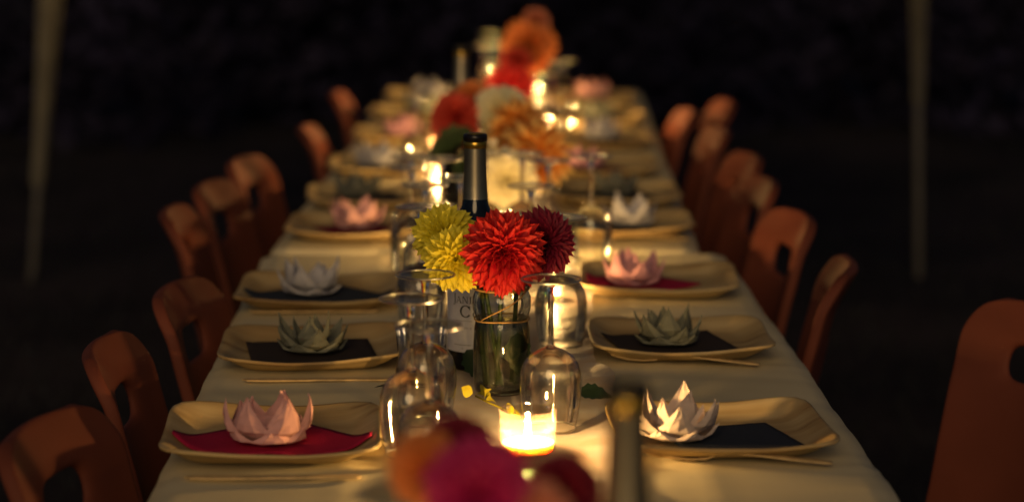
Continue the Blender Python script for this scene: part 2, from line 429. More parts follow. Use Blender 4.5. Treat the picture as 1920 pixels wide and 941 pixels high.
# ------------------------------------------------------------------ gazebo behind the far end of the table
gz = thing('gazebo', 'white party gazebo whose two slanting legs stand behind the table', 'gazebo', (0, 8.21, 0))
for (x0, x1, y0, y1, dr, nm) in ((-1.538, -1.34, 0, 0, .34, 1), (1.574, 1.515, 0, 0, .62, 1), (-1.75, -1.55, -3.4, -3.3, .9, 0), (1.78, 1.6, -3.4, -3.3, .9, 0)):
    V, F = tube_vf([(x0, y0, 0), (x0 + (x1 - x0) * .5, (y0 + y1) / 2, 1.0), (x1, y1, 2.1)], [.014, .016, .017], 10)
    leg = obj('leg', mesh('leg', V, F, 'tent_metal'), gz)
    # tied-back side curtain hugging the leg, widening upwards
    V, F = [], []; seg = 36; rings = 14
    for j in range(rings + 1):
        f_ = j / rings; z = dr + (2.08 - dr) * f_
        cx = x0 + (x1 - x0) * z / 2.1; cyy = y0 + (y1 - y0) * z / 2.1
        rr = .018 + .050 * smoothstep(0, 1, f_) ** .9
        for k in range(seg):
            q = 2 * math.pi * k / seg
            r2 = rr * (1 + .28 * math.sin(6 * q + 2 * f_) + .1 * math.sin(11 * q))
            V.append((cx + r2 * math.cos(q), cyy + r2 * math.sin(q), z))
    for j in range(rings):
        for k in range(seg): F.append((j * seg + k, j * seg + (k + 1) % seg, (j + 1) * seg + (k + 1) % seg, (j + 1) * seg + k))
    obj('curtain', mesh('curtain', V, F, 'tent_fabric'), gz)
V, F = [], []
n = 0
top = [(-1.36, .03, 2.1), (1.53, .03, 2.1), (1.62, -3.33, 2.1), (-1.57, -3.33, 2.1)]
V = [*top, *[(x, y, z - .22) for x, y, z in top], (0, -1.65, 2.75)]
F = [(0, 1, 8), (1, 2, 8), (2, 3, 8), (3, 0, 8), (0, 4, 5, 1), (1, 5, 6, 2), (2, 6, 7, 3), (3, 7, 4, 0)]
obj('canopy', mesh('canopy', V, F, 'tent_fabric', False), gz)

# ------------------------------------------------------------------ chairs: curved plastic shell with a grip slot, tube legs
def make_chair(label):
    c = thing('chair', label, 'chair', group='orange shell chairs along the table')
    # path of the shell from seat front to back top (x forward, z up), half width, sagitta of the cross curve
    rows = [(.185, .415, .16, .0), (.18, .437, .18, .0), (.13, .445, .19, .004), (.02, .433, .195, .010), (-.09, .430, .19, .012), (-.165, .440, .18, .016),
            (-.203, .475, .17, .022), (-.222, .53, .168, .028), (-.235, .59, .168, .030), (-.246, .640, .168, .030), (-.256, .685, .168, .030),
            (-.263, .708, .168, .030), (-.274, .757, .168, .030), (-.279, .770, .166, .029), (-.290, .790, .158, .028), (-.300, .808, .140, .026), (-.306, .816, .105, .024)]
    us = [-1, -.94, -.72, -.40, -.16, .16, .40, .72, .94, 1]
    V, F = [], []
    for (x, z, hw, sag) in rows:
        for u in us: V.append((x + sag * .8 * u * u, u * hw * .88, z))
    n = len(us)
    for j in range(len(rows) - 1):
        for i in range(n - 1):
            if j == 11 and 3 <= i <= 5: continue          # the grip slot
            F.append((j * n + i, j * n + i + 1, (j + 1) * n + i + 1, (j + 1) * n + i))
    me = mesh('shell', V, F, 'chair_plastic')
    s = obj('shell', me, c)
    md = s.modifiers.new('sol', 'SOLIDIFY'); md.thickness = .018; md.offset = 0
    md = s.modifiers.new('sub', 'SUBSURF'); md.levels = 2; md.render_levels = 2
    for sx, sy in ((1, 1), (1, -1), (-1, 1), (-1, -1)):
        a = (.10 * sx - .02, .10 * sy, .425); k = (.13 * sx - .03, .165 * sy, .41); f_ = (.19 * sx - .04, .20 * sy, .0)
        V, F = tube_vf([a, k, f_], .0095, 8)
        obj('leg', mesh('leg', V, F, 'chair_metal'), c)
    return c
left_chairs = [(-.545, 2.58, -13), (-.540, 3.02, -2), (-.495, 3.45, -9), (-.59, 4.24, 0), (-.56, 4.60, -9), (-.53, 5.00, -10), (-.43, 5.62, 0), (-.40, 6.50, -2)]
right_chairs = [(.772, 3.24, 28), (.545, 3.62, -9), (.550, 4.16, 7), (.555, 4.63, 4), (.575, 5.03, 5), (.57, 5.53, 1), (.54, 5.98, 1), (.665, 6.22, 2)]
proto = None
for side, lst in (('left', left_chairs), ('right', right_chairs)):
    for i, (x, y, a) in enumerate(lst):
        lab = {0: 'orange shell chair with grip slot, nearest on the %s side of the table',
               1: 'orange shell chair, second from the camera on the %s side', 2: 'orange shell chair, third from the camera on the %s side',
               3: 'orange shell chair, fourth from the camera on the %s side', 4: 'orange shell chair, fifth from the camera on the %s side',
               5: 'blurred orange chair, sixth from the camera on the %s side', 6: 'blurred orange chair, seventh from the camera on the %s side',
               7: 'blurred orange chair, farthest on the %s side'}[i] % side
        s = 1 if side == 'left' else -1
        yaw = R(a if side == 'left' else 180 + a)
        off = Vector((.30, 0)); off.rotate(Matrix.Rotation(yaw, 2))
        loc = (x + off.x, y + off.y, 0.001)
        if proto is None:
            proto = make_chair(lab); proto.location = loc; proto.rotation_euler.z = yaw
        else: clone(proto, lab, loc, yaw)

# ------------------------------------------------------------------ place settings
PS = .125                                       # half size of a plate
def plate_h(r):                                 # height of the plate's upper face at squircle radius r (0..1)
    return .004 + .0145 * smoothstep(.70, 1.04, r) ** 1.15 + .002 * r
def sq_r(x, y, n=7): return (abs(x) ** n + abs(y) ** n) ** (1 / n)
def make_plate_mesh():
    seg = 56; rs = [.12, .3, .5, .62, .70, .77, .83, .88, .93, .97, 1.0]
    V, F = [], []
    def pt(r, q):
        n = 7
        c, s = math.cos(q), math.sin(q)
        k = r / (abs(c) ** n + abs(s) ** n) ** (1 / n)
        corner = (abs(c * s) * 2) ** 4
        return k * c * PS, k * s * PS, plate_h(r) + .006 * corner * smoothstep(.7, 1, r) + .0015 * math.sin(q * 3 + 1) * r * r
    V.append((0, 0, plate_h(0)))
    for r in rs:
        for k in range(seg): V.append(pt(r, 2 * math.pi * k / seg))
    nt_ = len(rs)
    # rolled lip, then the underside
    for k in range(seg):
        x, y, z = pt(1.0, 2 * math.pi * k / seg); V.append((x * 1.018, y * 1.018, z - .0008))
    for k in range(seg):
        x, y, z = pt(1.0, 2 * math.pi * k / seg); V.append((x * 1.012, y * 1.012, z - .004))
    for r in (.93, .85, .75, .64, .3):
        for k in range(seg):
            x, y, z = pt(r, 2 * math.pi * k / seg); V.append((x, y, z - .0038))
    V.append((0, 0, .0))
    ring = lambda j: 1 + j * seg
    for k in range(seg):
        F.append((0, ring(0) + k, ring(0) + (k + 1) % seg))
    tot = nt_ + 2 + 5
    for j in range(tot - 1):
        for k in range(seg): F.append((ring(j) + k, ring(j + 1) + k, ring(j + 1) + (k + 1) % seg, ring(j) + (k + 1) % seg))
    for k in range(seg): F.append((len(V) - 1, ring(tot - 1) + (k + 1) % seg, ring(tot - 1) + k))
    return mesh('plate', V, F, 'palm_leaf')
PLATE = make_plate_mesh()
def napkin_mesh(size, rot, mat, ox=0, oy=0, asp=1.0):
    n = 18; V, F = [], []
    c, s = math.cos(rot), math.sin(rot)
    for lay in range(2):
        for j in range(n + 1):
            for i in range(n + 1):
                u, v = (-1 + 2 * i / n) * size, (-1 + 2 * j / n) * size * asp
                x, y = u * c - v * s + ox, u * s + v * c + oy
                r = max(abs(x), abs(y)) / PS
                lim = .93
                if r > lim: x, y = x * lim / r, y * lim / r
                z = plate_h(sq_r(x / PS, y / PS)) + .0025 + .0018 * (1 - lay) + .0008 * noise.noise((x * 40, y * 40, size * 9))
                V.append((x, y, z))
    m_ = (n + 1) ** 2; w_ = n + 1
    for j in range(n):
        for i in range(n):
            F.append((j * w_ + i, j * w_ + i + 1, (j + 1) * w_ + i + 1, (j + 1) * w_ + i))
            F.append((m_ + j * w_ + i, m_ + (j + 1) * w_ + i, m_ + (j + 1) * w_ + i + 1, m_ + j * w_ + i + 1))
    b_ = [i for i in range(n)] + [j * w_ + n for j in range(n)] + [n * w_ + n - i for i in range(n)] + [(n - j) * w_ for j in range(n)]
    for a, d in zip(b_, b_[1:] + b_[:1]): F.append((a, m_ + a, m_ + d, d))
    return mesh('napkin', V, F, mat)
def lotus_petal(length, width, lean, curl, seed, mat):
    """one folded paper petal: cupped, creased down the middle, pointed; base at origin, leaning outwards (+x)"""
    rr = random.Random(seed); nl, nw = 7, 4
    V, F = [], []
    for j in range(nl + 1):
        s = j / nl
        wd = width * max(0, 1 - abs(s - .42) / .58) ** 1.0 if s > .42 else width * (.45 + .55 * s / .42)
        wd = max(wd, .0006)
        ang = lean - curl * s                       # from outward towards upright
        # integrate the centre line
        px = sum(math.cos(max(.1, min(2.2, (math.pi / 2 - lean) + curl * k / nl))) for k in range(j)) * length / nl
        pz = sum(math.sin(max(.1, min(2.2, (math.pi / 2 - lean) + curl * k / nl))) for k in range(j)) * length / nl
        for i in range(nw + 1):
            u = -1 + 2 * i / nw
            cup = (1 - u * u) * wd * .55 - abs(u) * .0 + rr.uniform(-1, 1) * .0009
            crease = -.0018 if i == nw // 2 else 0
            V.append((px + cup + crease, u * wd, pz + rr.uniform(-1, 1) * .0008))
    for j in range(nl):
        for i in range(nw): F.append((j * (nw + 1) + i, j * (nw + 1) + i + 1, (j + 1) * (nw + 1) + i + 1, (j + 1) * (nw + 1) + i))
    return mesh('petal', V, F, mat, False)
LOT = {}
def make_lotus(label, loc, mat, rz, scale, form):
    o = thing('lotus_napkin', label, 'napkin', loc, rz, 'folded lotus napkins on the plates')
    o.scale = (scale,) * 3
    key = (mat.name, form)
    if key not in LOT:
        rr = random.Random(hash(form) % 97 + 5)
        if form == 0:   # closed, rounded petals
            LOT[key] = [lotus_petal(.068, .026, 1.12, 1.30, k, mat) for k in range(3)] + [lotus_petal(.064, .022, .72, .9, 9, mat)] + [lotus_petal(.040, .026, 1.3, .75, 12, mat)]
        elif form == 1: # open, sharp points
            LOT[key] = [lotus_petal(.070, .0245, .98, .72, k + 20, mat) for k in range(3)] + [lotus_petal(.068, .021, .62, .45, 29, mat)] + [lotus_petal(.042, .025, 1.35, .5, 32, mat)]
        else:           # upright spiky
            LOT[key] = [lotus_petal(.070, .021, .95, .65, k + 40, mat) for k in range(3)] + [lotus_petal(.068, .019, .5, .40, 49, mat)] + [lotus_petal(.042, .025, 1.3, .5, 52, mat)]
    ms = LOT[key]; rr = random.Random(len(bpy.data.objects))
    for k in range(6):
        q = 2 * math.pi * k / 6 + rr.uniform(-.16, .16)
        p = obj('petal', ms[rr.randrange(3)], o, (.010 * math.cos(q), .010 * math.sin(q), .002), (rr.uniform(-.06, .06), rr.uniform(-.10, .12), q))
        p.scale = (1, 1, rr.uniform(.72, 1.06))
    for k in range(4):
        q = 2 * math.pi * (k + .5) / 4 + rr.uniform(-.2, .2)
        p = obj('petal', ms[3], o, (.005 * math.cos(q), .005 * math.sin(q), .003), (0, rr.uniform(-.08, .08), q)); p.scale = (1, 1, rr.uniform(.72, .95))
    for k in range(6):
        q = 2 * math.pi * (k + .5) / 6 + rr.uniform(-.15, .15)
        obj('petal', ms[4], o, (.013 * math.cos(q), .013 * math.sin(q), .0015), (0, rr.uniform(-.05, .05), q))
    return o
# x, y of the plate centre, its turn, lotus colour, form, lotus offset, napkin colour, half size, turn, offset
sets = {
 'left': [(-.288, 2.722, 1, 'pink', 0, (-.004, -.020), 'red', .088, 40, (-.0, -.018)), (-.270, 3.233, 0, 'grey', 2, (.0, -.012), 'black', .086, 8, (.0, -.015)),
          (-.285, 3.676, -1, 'pale', 1, (-.012, .0), 'navy', .088, 40, (0, -.02)), (-.253, 4.355, 0, 'pink', 1, (.002, .01), 'wine', .06, 30, (0, 0)),
          (-.240, 4.760, 1, 'slate', 2, (-.025, .02), 'black', .075, 20, (0, 0)), (-.222, 5.270, 0, 'pale', 1, (-.02, .03), 'navy', .07, 40, (0, 0)),
          (-.193, 5.880, 1, 'rose', 0, (.0, .04), 'wine', .05, 10, (0, 0)), (-.170, 6.420, 0, 'grey', 2, (.015, .03), 'black', .085, 30, (0, 0)),
          (-.140, 6.910, 0, 'pale', 1, (.0, .04), 'black', .08, 12, (0, 0))],
 'right': [(.238, 2.732, 1, 'white', 1, (-.052, -.025), 'navy', .070, 14, (.012, -.032)), (.244, 3.280, 1, 'grey', 2, (-.018, -.02), 'black', .080, 12, (-.012, -.014)),
           (.257, 3.762, -1, 'rose', 1, (-.042, -.01), 'red', .080, 44, (-.045, -.0)), (.247, 4.368, 0, 'pale', 1, (.012, .02), 'navy', .082, 10, (-.03, -.01)),
           (.262, 4.786, 1, 'slate', 2, (-.006, .015), 'black', .08, 15, (-.01, 0)), (.258, 5.240, 0, 'rose', 0, (-.035, .015), 'wine', .075, 30, (-.03, -.01)),
           (.290, 5.766, 1, 'pale', 1, (.005, .05), 'black', .08, 22, (0, 0)), (.315, 6.272, 0, 'grey', 2, (.0, .05), 'black', .085, 9, (0, 0)),
           (.330, 6.818, 0, 'pink', 1, (.01, .06), 'wine', .06, 18, (0, 0))]}
word = dict(pink='pink', rose='rose pink', grey='grey green', pale='pale blue white', white='white', slate='dark grey')
nword = dict(red='bright red', navy='navy', black='black brown', wine='wine red')
TOP = TZ + .0035
def fork_mesh():
    V, F = [], []
    # profile along x: (x, z, half width)
    pr = [(-.095, .0065, .0105), (-.085, .0035, .0118), (-.07, .0012, .0128), (-.05, .0010, .0125), (-.035, .0038, .0100), (-.020, .0092, .0070), (-.005, .0105, .0058),
          (.02, .0092, .0055), (.06, .0062, .0062), (.10, .0036, .0068), (.108, .003, .005)]
    cols = [-1, -.72, -.55, -.18, .18, .55, .72, 1]
    def dish(u, x): return .0035 * (u * u) * smoothstep(-.03, -.06, x) if x < -.03 else 0.0
    for lay in (0, 1):
        for (x, z, hw) in pr:
            for u in cols: V.append((x, u * hw, z + .0045 * (1 - abs(u)) * 0 + dish(u, x) + (.0018 if lay == 0 else 0)))
    n = len(cols); m_ = n * len(pr)
    keep = lambda j, i: not (j < 3 and i in (1, 3, 5)) if False else not (j < 2 and i in (2, 4))
    cells = [(j, i) for j in range(len(pr) - 1) for i in range(n - 1) if keep(j, i)]
    S = set(cells)
    for j, i in cells:
        a, b_, c_, d = j * n + i, j * n + i + 1, (j + 1) * n + i + 1, (j + 1) * n + i
        F.append((a, d, c_, b_)); F.append((m_ + a, m_ + b_, m_ + c_, m_ + d))
        for (jj, ii, p, q) in ((j - 1, i, a, b_), (j + 1, i, c_, d), (j, i - 1, d, a), (j, i + 1, b_, c_)):
            if (jj, ii) not in S: F.append((p, q, m_ + q, m_ + p))
    return mesh('fork', V, F, 'wood_cutlery', True)
def knife_mesh():
    out = [(-.095, .001), (-.088, -.0065), (-.06, -.0085), (-.01, -.0075), (.005, -.0055), (.06, -.0062), (.098, -.0068), (.102, 0), (.098, .0068), (.06, .0062), (.005, .0055), (-.01, .0058), (-.06, .0058), (-.088, .0045)]
    V = [(x, y, 0) for x, y in out] + [(x, y, .0022) for x, y in out]
    n = len(out)
    F = [tuple(reversed(range(n))), tuple(range(n, 2 * n))] + [(i, (i + 1) % n, n + (i + 1) % n, n + i) for i in range(n)]
    return mesh('knife', V, F, 'wood_cutlery', False)
FORK, KNIFE = fork_mesh(), knife_mesh()
fork_spots = {0: (.247, 2.628, -11), 1: (.236, 3.178, -14), 2: (.240, 3.690, -3), 3: (.25, 4.262, -2)}
knife_spots = {0: (-.281, 2.572, -1), 1: (-.260, 3.082, 0), 2: (-.29, 3.575, 1)}
for side in ('left', 'right'):
    for i, (x, y, a, lc, form, lo, nc, ns, nr, no_) in enumerate(sets[side]):
        where = '%s on the %s side' % (ORD[i] if i in (0, 8) else ORD[i] + ' from the camera', side)
        pz = TOP + (.0012 if i > 2 else 0)
        tag(obj('palm_leaf_plate', PLATE, None, (x, y, pz), (R(rnd.uniform(-.5, .5)), R(rnd.uniform(-.5, .5)), R(a + rnd.uniform(-2.5, 2.5) + (180 if i % 2 else 0)))), 'square palm leaf plate with upturned rim, ' + where, 'plate', 'palm leaf plates along the table')
        tag(obj('napkin', napkin_mesh(ns, R(nr), flat[nc], *no_), None, (x, y, pz), (0, 0, R(a))),
            '%s napkin laid flat in the plate, %s' % (nword[nc], where), 'napkin', 'flat napkins in the plates')
        make_lotus('%s paper lotus napkin, %s' % (word[lc], where), (x + lo[0], y + lo[1], pz + plate_h(0) + .0048), paper[lc], R(rnd.uniform(0, 50)),
                   1.06 if i == 0 and side == 'left' else .98, form)
        if side == 'right' and i in fork_spots:
            fx, fy, fa = fork_spots[i]
            tag(obj('wooden_fork', FORK, None, (fx, fy, TOP), (0, 0, R(fa))), 'pale wooden fork before the plate, ' + where, 'fork', 'wooden forks')
        if side == 'left' and i in knife_spots:
            fx, fy, fa = knife_spots[i]
            tag(obj('wooden_knife', KNIFE, None, (fx, fy, TOP), (0, 0, R(fa))), 'pale wooden knife before the plate, ' + where, 'knife', 'wooden knives')

# ------------------------------------------------------------------ wine glasses standing on their rims
RUN = TZ + .012                                 # top of the runner
def make_glass(label, loc):
    g = thing('wine_glass', label, 'wine glass', loc, 0, 'wine glasses standing upside down')
    H = .182
    bowl = [(.0300, .0), (.0318, .010), (.0345, .025), (.0366, .042), (.0372, .055), (.0362, .068), (.0325, .080), (.0255, .089), (.0160, .095), (.0075, .0985), (.0045, .101)]
    obj('bowl', lathe('bowl', bowl, wine_glass, 48), g)
    rim = [(.0296, .0), (.0304, .0), (.0307, .0012), (.0304, .0022), (.0297, .0022), (.0294, .001), (.0296, 0)]
    obj('rim', lathe('rim', rim, edge_glass, 40), g)
    st = [(.0, .0985), (.0050, .0985), (.0062, .097), (.0046, .102), (.0037, .110), (.0034, .130), (.0036, .155), (.0046, .168), (.0070, .1742), (.0072, .1746), (.0, .1746)]
    obj('stem', lathe('stem', st, stem_glass, 20), g)
    ft = [(.0, .1750), (.008, .1752), (.020, .1776), (.032, .1794), (.0350, .1800), (.0354, .1806), (.0350, .1812), (.030, .1813), (.015, .1808), (.0, .1806)]
    fo = obj('foot', lathe('foot', ft, foot_glass, 48), g)
    bd = [(.0352 + .0012 * math.cos(q), .1806 + .0012 * math.sin(q)) for q in [2 * math.pi * k / 8 for k in range(9)]]
    obj('foot_rim', lathe('foot_rim', bd, edge_glass, 48), fo)
    return g
gl = [(-.102, 2.480, 'left, its foot just below the tumbler, behind the blurred dahlias'), (-.145, 3.99, 'blurred, left before the candle by the dark leaf'), (-.020, 4.02, 'blurred, right before the candle by the dark leaf'), (.160, 3.98, 'blurred, rightmost before the spiky amber dahlia'), (.045, 4.02, 'blurred, just below the cream dahlia'), (.020, 6.52, 'blurred, left of the candle behind the farthest dahlias'), (.155, 6.50, 'blurred, right of the candle behind the farthest dahlias'), (.045, 7.03, 'blurred, left of the candle at the far end'), (.165, 7.00, 'blurred, right of the candle at the far end'), (.205, 5.98, 'blurred, right of the candle by the farthest jar'), (-.150, 5.05, 'blurred, left of the candle by the fifth plate'), (-.062, 3.70, 'blurred, directly behind the labelled bottle'), (-.140, 3.83, 'blurred, left of the glass below the dark leaf'), (.045, 3.60, 'blurred, right behind the labelled bottle'), (-.109, 2.800, 'left of the in-focus jar, its foot under the yellow dahlias'), (-.124, 2.640, 'farthest left and nearest beside the in-focus jar'),
      (.040, 2.765, 'right behind the near burning candle'), (.076, 3.270, 'behind the burgundy dahlia, right of the bottle'),
      (-.121, 3.380, 'behind the yellow dahlias, left of the bottle neck'), (-.117, 3.620, 'blurred, second behind the yellow dahlias'),
      (-.092, 3.950, 'blurred, left below the dark green leaf'), (.085, 3.920, 'blurred, right below the cream dahlia'),
      (.108, 4.790, 'blurred, right of the upper cream dahlia'), (-.045, 5.330, 'blurred, behind the middle bottle on its left'),
      (.050, 5.960, 'blurred, left under the farthest orange dahlia'), (.165, 5.620, 'blurred, right under the farthest orange dahlia'),
      (.055, 6.640, 'blurred, farthest along the table'), (-.118, 1.79, 'nearest the camera, left of the blurred magenta dahlia')]
g0 = None
for x, y, s in gl:
    lab = 'upside down wine glass ' + s
    if g0 is None: g0 = make_glass(lab, (x, y, RUN))
    else: clone(g0, lab, (x, y, RUN), rnd.random() * 6)
# small tumblers the right way up
tb = thing('tumbler', 'small clear tumbler standing behind the left wine glasses', 'tumbler', (-.116, 3.02, RUN))
obj('glass_wall', lathe('glass_wall', [(.0, .004), (.026, .004), (.028, .006), (.031, .035), (.0345, .070), (.0348, .0715), (.0338, .0715)], wine_glass, 44), tb)
obj('base', lathe('base', [(.0, .0), (.0255, .0), (.027, .0015), (.027, .0035), (.0, .0038)], stem_glass, 36), tb)

# ------------------------------------------------------------------ candles
def make_candle(label, loc):
    c = thing('tealight', label, 'candle', loc, 0, 'tealights burning in glass holders')
    prof = [(.0, .0015), (.030, .0015), (.033, .004)]
    for k in range(13): prof.append((.0335 + .0018 * (k / 12) + .0005 * math.sin(k * 2.4), .006 + .046 * k / 12))
    prof += [(.0360, .0535), (.0348, .0542)]
    obj('glass_holder', lathe('glass_holder', prof, candle_glass, 48), c)
    wx = obj('wax', lathe('wax', [(.0, .0022), (.0290, .0022), (.0322, .0055), (.0328, .0125), (.0310, .0130), (.020, .0118), (.0, .0112)], 'wax', 40), c)
    V, F = tube_vf([(0, 0, .0105), (0, .0003, .0145), (.001, .0006, .0172)], .0006, 6)
    obj('wick', mesh('wick', V, F, 'wick'), wx)
    obj('flame', lathe('flame', [(.0, .0150), (.0026, .017), (.0042, .021), (.0044, .0255), (.0034, .0315), (.0019, .037), (.0007, .041), (.0, .0425)], FLAME, 14), c)
    return c
cl = [(.009, 2.650, .92, 'burning tealight in ribbed glass, nearest, before the in-focus jar'), (-.085, 4.10, .50, 'burning tealight left of the cream dahlia, below the dark leaf'),
      (.104, 4.06, .60, 'burning tealight right of the cream dahlia, below the spiky amber one'), (.081, 3.648, .42, 'burning tealight behind the burgundy dahlia'),
      (.147, 6.04, .9, 'burning tealight right of the farthest jar'), (-.092, 5.02, .74, 'burning tealight left above the dark leaf, beside the fifth plate'),
      (-.104, 5.51, .8, 'burning tealight left, beyond the scarlet dahlia'), (.085, 6.45, 1.1, 'burning tealight behind the farthest dahlias'), (.10, 6.98, .95, 'burning tealight near the far end of the table'),
      (-.105, 1.42, .45, 'burning tealight at the very front of the table')]
c0 = None
for x, y, k, s in cl:
    if c0 is None: c0 = make_candle(s, (x, y, RUN)); c0.scale = (k,) * 3
    else: clone(c0, s, (x, y, RUN), rnd.random() * 6, k)
[o for o in c0.children if o.name.startswith('flame')][0].scale = (.82, .82, .92)   # the near flame burns lower

# ------------------------------------------------------------------ wine bottles
def make_bottle(label, loc, rz=0, printed=False):
    b_ = thing('wine_bottle', label, 'bottle', loc, rz, 'dark wine bottles on the table')
    body = [(.0, .004), (.020, .002), (.033, .0), (.0365, .004), (.0375, .012), (.0375, .120), (.0375, .158), (.0368, .170), (.0338, .184), (.0280, .198), (.0218, .210), (.0178, .221), (.0160, .233), (.0148, .255), (.0142, .285), (.0138, .300), (.0, .300)]
    obj('glass_body', lathe('glass_body', body, bottle_glass, 56), b_)
    obj('foil', lathe('foil', [(.0168, .2285), (.0165, .232), (.0153, .255), (.0147, .280), (.0145, .2962)], 'foil_silver', 40), b_)
    obj('foil_band', lathe('foil_band', [(.0146, .2963), (.0152, .2966), (.0153, .3045), (.0148, .3050)], 'foil_gold', 40), b_)
    obj('lip', lathe('lip', [(.0148, .3051), (.0160, .3056), (.0162, .3120), (.0154, .3146), (.0112, .3150)], 'foil_black', 40), b_)
    obj('cork', lathe('cork', [(.0111, .3140), (.0111, .3158), (.0, .3162)], 'foil_gold', 24), b_)
    r = .0379; za, zb = .026, .114; a0, a1 = R(-90 - 100), R(-90 + 100); n = 48
    V, F = [], []
    for j in range(5):
        for i in range(n + 1):
            q = a0 + (a1 - a0) * i / n; V.append((r * math.cos(q), r * math.sin(q), za + (zb - za) * j / 4))
    for j in range(4):
        for i in range(n): F.append((j * (n + 1) + i, j * (n + 1) + i + 1, (j + 1) * (n + 1) + i + 1, (j + 1) * (n + 1) + i))
    lb = obj('label', mesh('label', V, F, 'label_paper'), b_)
    if printed:
        def strokes(polys, x0, z0, s, mat, nm):
            """polys: 2-D outlines in letter units, wrapped round the bottle; x along the girth, z up"""
            V, F = [], []
            for P in polys:
                k = len(V)
                for (u, v) in P:
                    q = R(-90) + (x0 + u * s) / r; V.append(((r + .0003) * math.cos(q), (r + .0003) * math.sin(q), z0 + v * s))
                F.append(tuple(range(k, k + len(P))))
            obj(nm, mesh(nm, V, F, mat, False), lb)
        rect = lambda a, b2, c, d: [(a, c), (b2, c), (b2, d), (a, d)]
        def arc(cx, cy_, rx, ry, q0, q1, thick, n=10):
            """quads of a ring arc, thicker at the sides like a serif face"""
            out = []
            for i in range(n):
                A, B = q0 + (q1 - q0) * i / n, q0 + (q1 - q0) * (i + 1) / n
                tk = lambda q: thick * (.35 + .65 * abs(math.cos(q)))
                pa = lambda q, o_: (cx + (rx - o_ * tk(q)) * math.cos(q), cy_ + (ry - o_ * tk(q)) * math.sin(q))
                out.append([pa(A, 0), pa(B, 0), pa(B, 1), pa(A, 1)])
            return out
        J = [rect(.34, .50, .0, 1.4), rect(.18, .62, 1.34, 1.4)] + arc(.22, .02, .28, .34, R(-130), R(0), .14, 6)
        A = [[(.0, .0), (.08, .0), (.42, 1.0), (.36, 1.0)], [(.66, .0), (.84, .0), (.46, 1.0), (.36, 1.0)], rect(.2, .64, .30, .37), rect(-.06, .2, 0, .05), rect(.56, .94, 0, .05)]
        Nn = [rect(.06, .14, 0, 1), rect(.74, .82, 0, 1), [(.06, 1), (.22, 1), (.82, 0), (.70, 0)], rect(-.04, .24, 0, .05), rect(.62, .94, .95, 1)]
        I = [rect(.1, .26, 0, 1), rect(.0, .36, 0, .05), rect(.0, .36, .95, 1)]
        Cc = arc(.5, .5, .5, .5, R(42), R(322), .17, 22) + [rect(.82, .89, .62, .92)]
        Oo = arc(.42, .40, .42, .42, 0, R(360), .17, 20)
        sh = lambda P, dx: [[(u + dx, v) for u, v in p] for p in P]
        strokes(J + sh(A, .72) + sh(Nn, 1.72) + sh(I, 2.78), -.0365, .0925, .0092, 'ink', 'lettering')
        strokes(Cc, -.0245, .0735, .0165, 'ink', 'lettering')
        strokes(Oo, -.0065, .0735, .0105, 'ink', 'lettering')
        strokes([rect(0, 24, 0, .35)] + [rect(k * 1.6, k * 1.6 + 1.0, .5, 1.3) for k in range(15)], -.031, .0678, .001, 'ink_grey', 'fine_print')
        dg = {'2': [rect(0, 2, 2.6, 3), rect(1.6, 2, 1.5, 3), rect(0, 2, 1.3, 1.7), rect(0, .4, 0, 1.5), rect(0, 2, 0, .4)], '0': arc(1, 1.5, 1, 1.5, 0, 6.283, .5, 12),
              '1': [rect(.8, 1.2, 0, 3)], '3': [rect(0, 2, 2.6, 3), rect(1.6, 2, 0, 3), rect(.3, 2, 1.3, 1.7), rect(0, 2, 0, .4)]}
        strokes(sum([sh(dg[ch], 2.6 * k) for k, ch in enumerate('2013')], []), -.0185, .0575, .00105, 'ink_grey', 'year')
        sc_ = []
        for k in range(16):
            u0, u1 = k * .9, (k + 1) * .9; v0, v1 = 2.2 * math.sin(k * 1.7) + k * .12, 2.2 * math.sin((k + 1) * 1.7) + (k + 1) * .12
            sc_.append([(u0, v0), (u1, v1), (u1, v1 + .45), (u0, v0 + .45)])
        strokes(sc_, -.0335, .0535, .001, 'ink_grey', 'signature')
        strokes([rect(k * 1.5, k * 1.5 + 1.0, 0, 1.1) for k in range(17)], -.034, .0355, .001, 'ink_grey', 'fine_print')
        strokes([rect(0, 22, 0, .8)], -.0215, .0310, .001, 'ink', 'rule')
    return b_
b1 = make_bottle('dark wine bottle with silver foil and white printed label behind the in-focus jar', (-.045, 3.140, RUN - .003), R(3), True)
b2 = make_bottle('blurred dark wine bottle with silver foil behind the middle dahlias', (-.055, 4.715, RUN - .003), R(140))
clone(b2, 'blurred dark wine bottle with silver foil at the front right, before the candle', (.042, 1.590, RUN - .003), R(200))

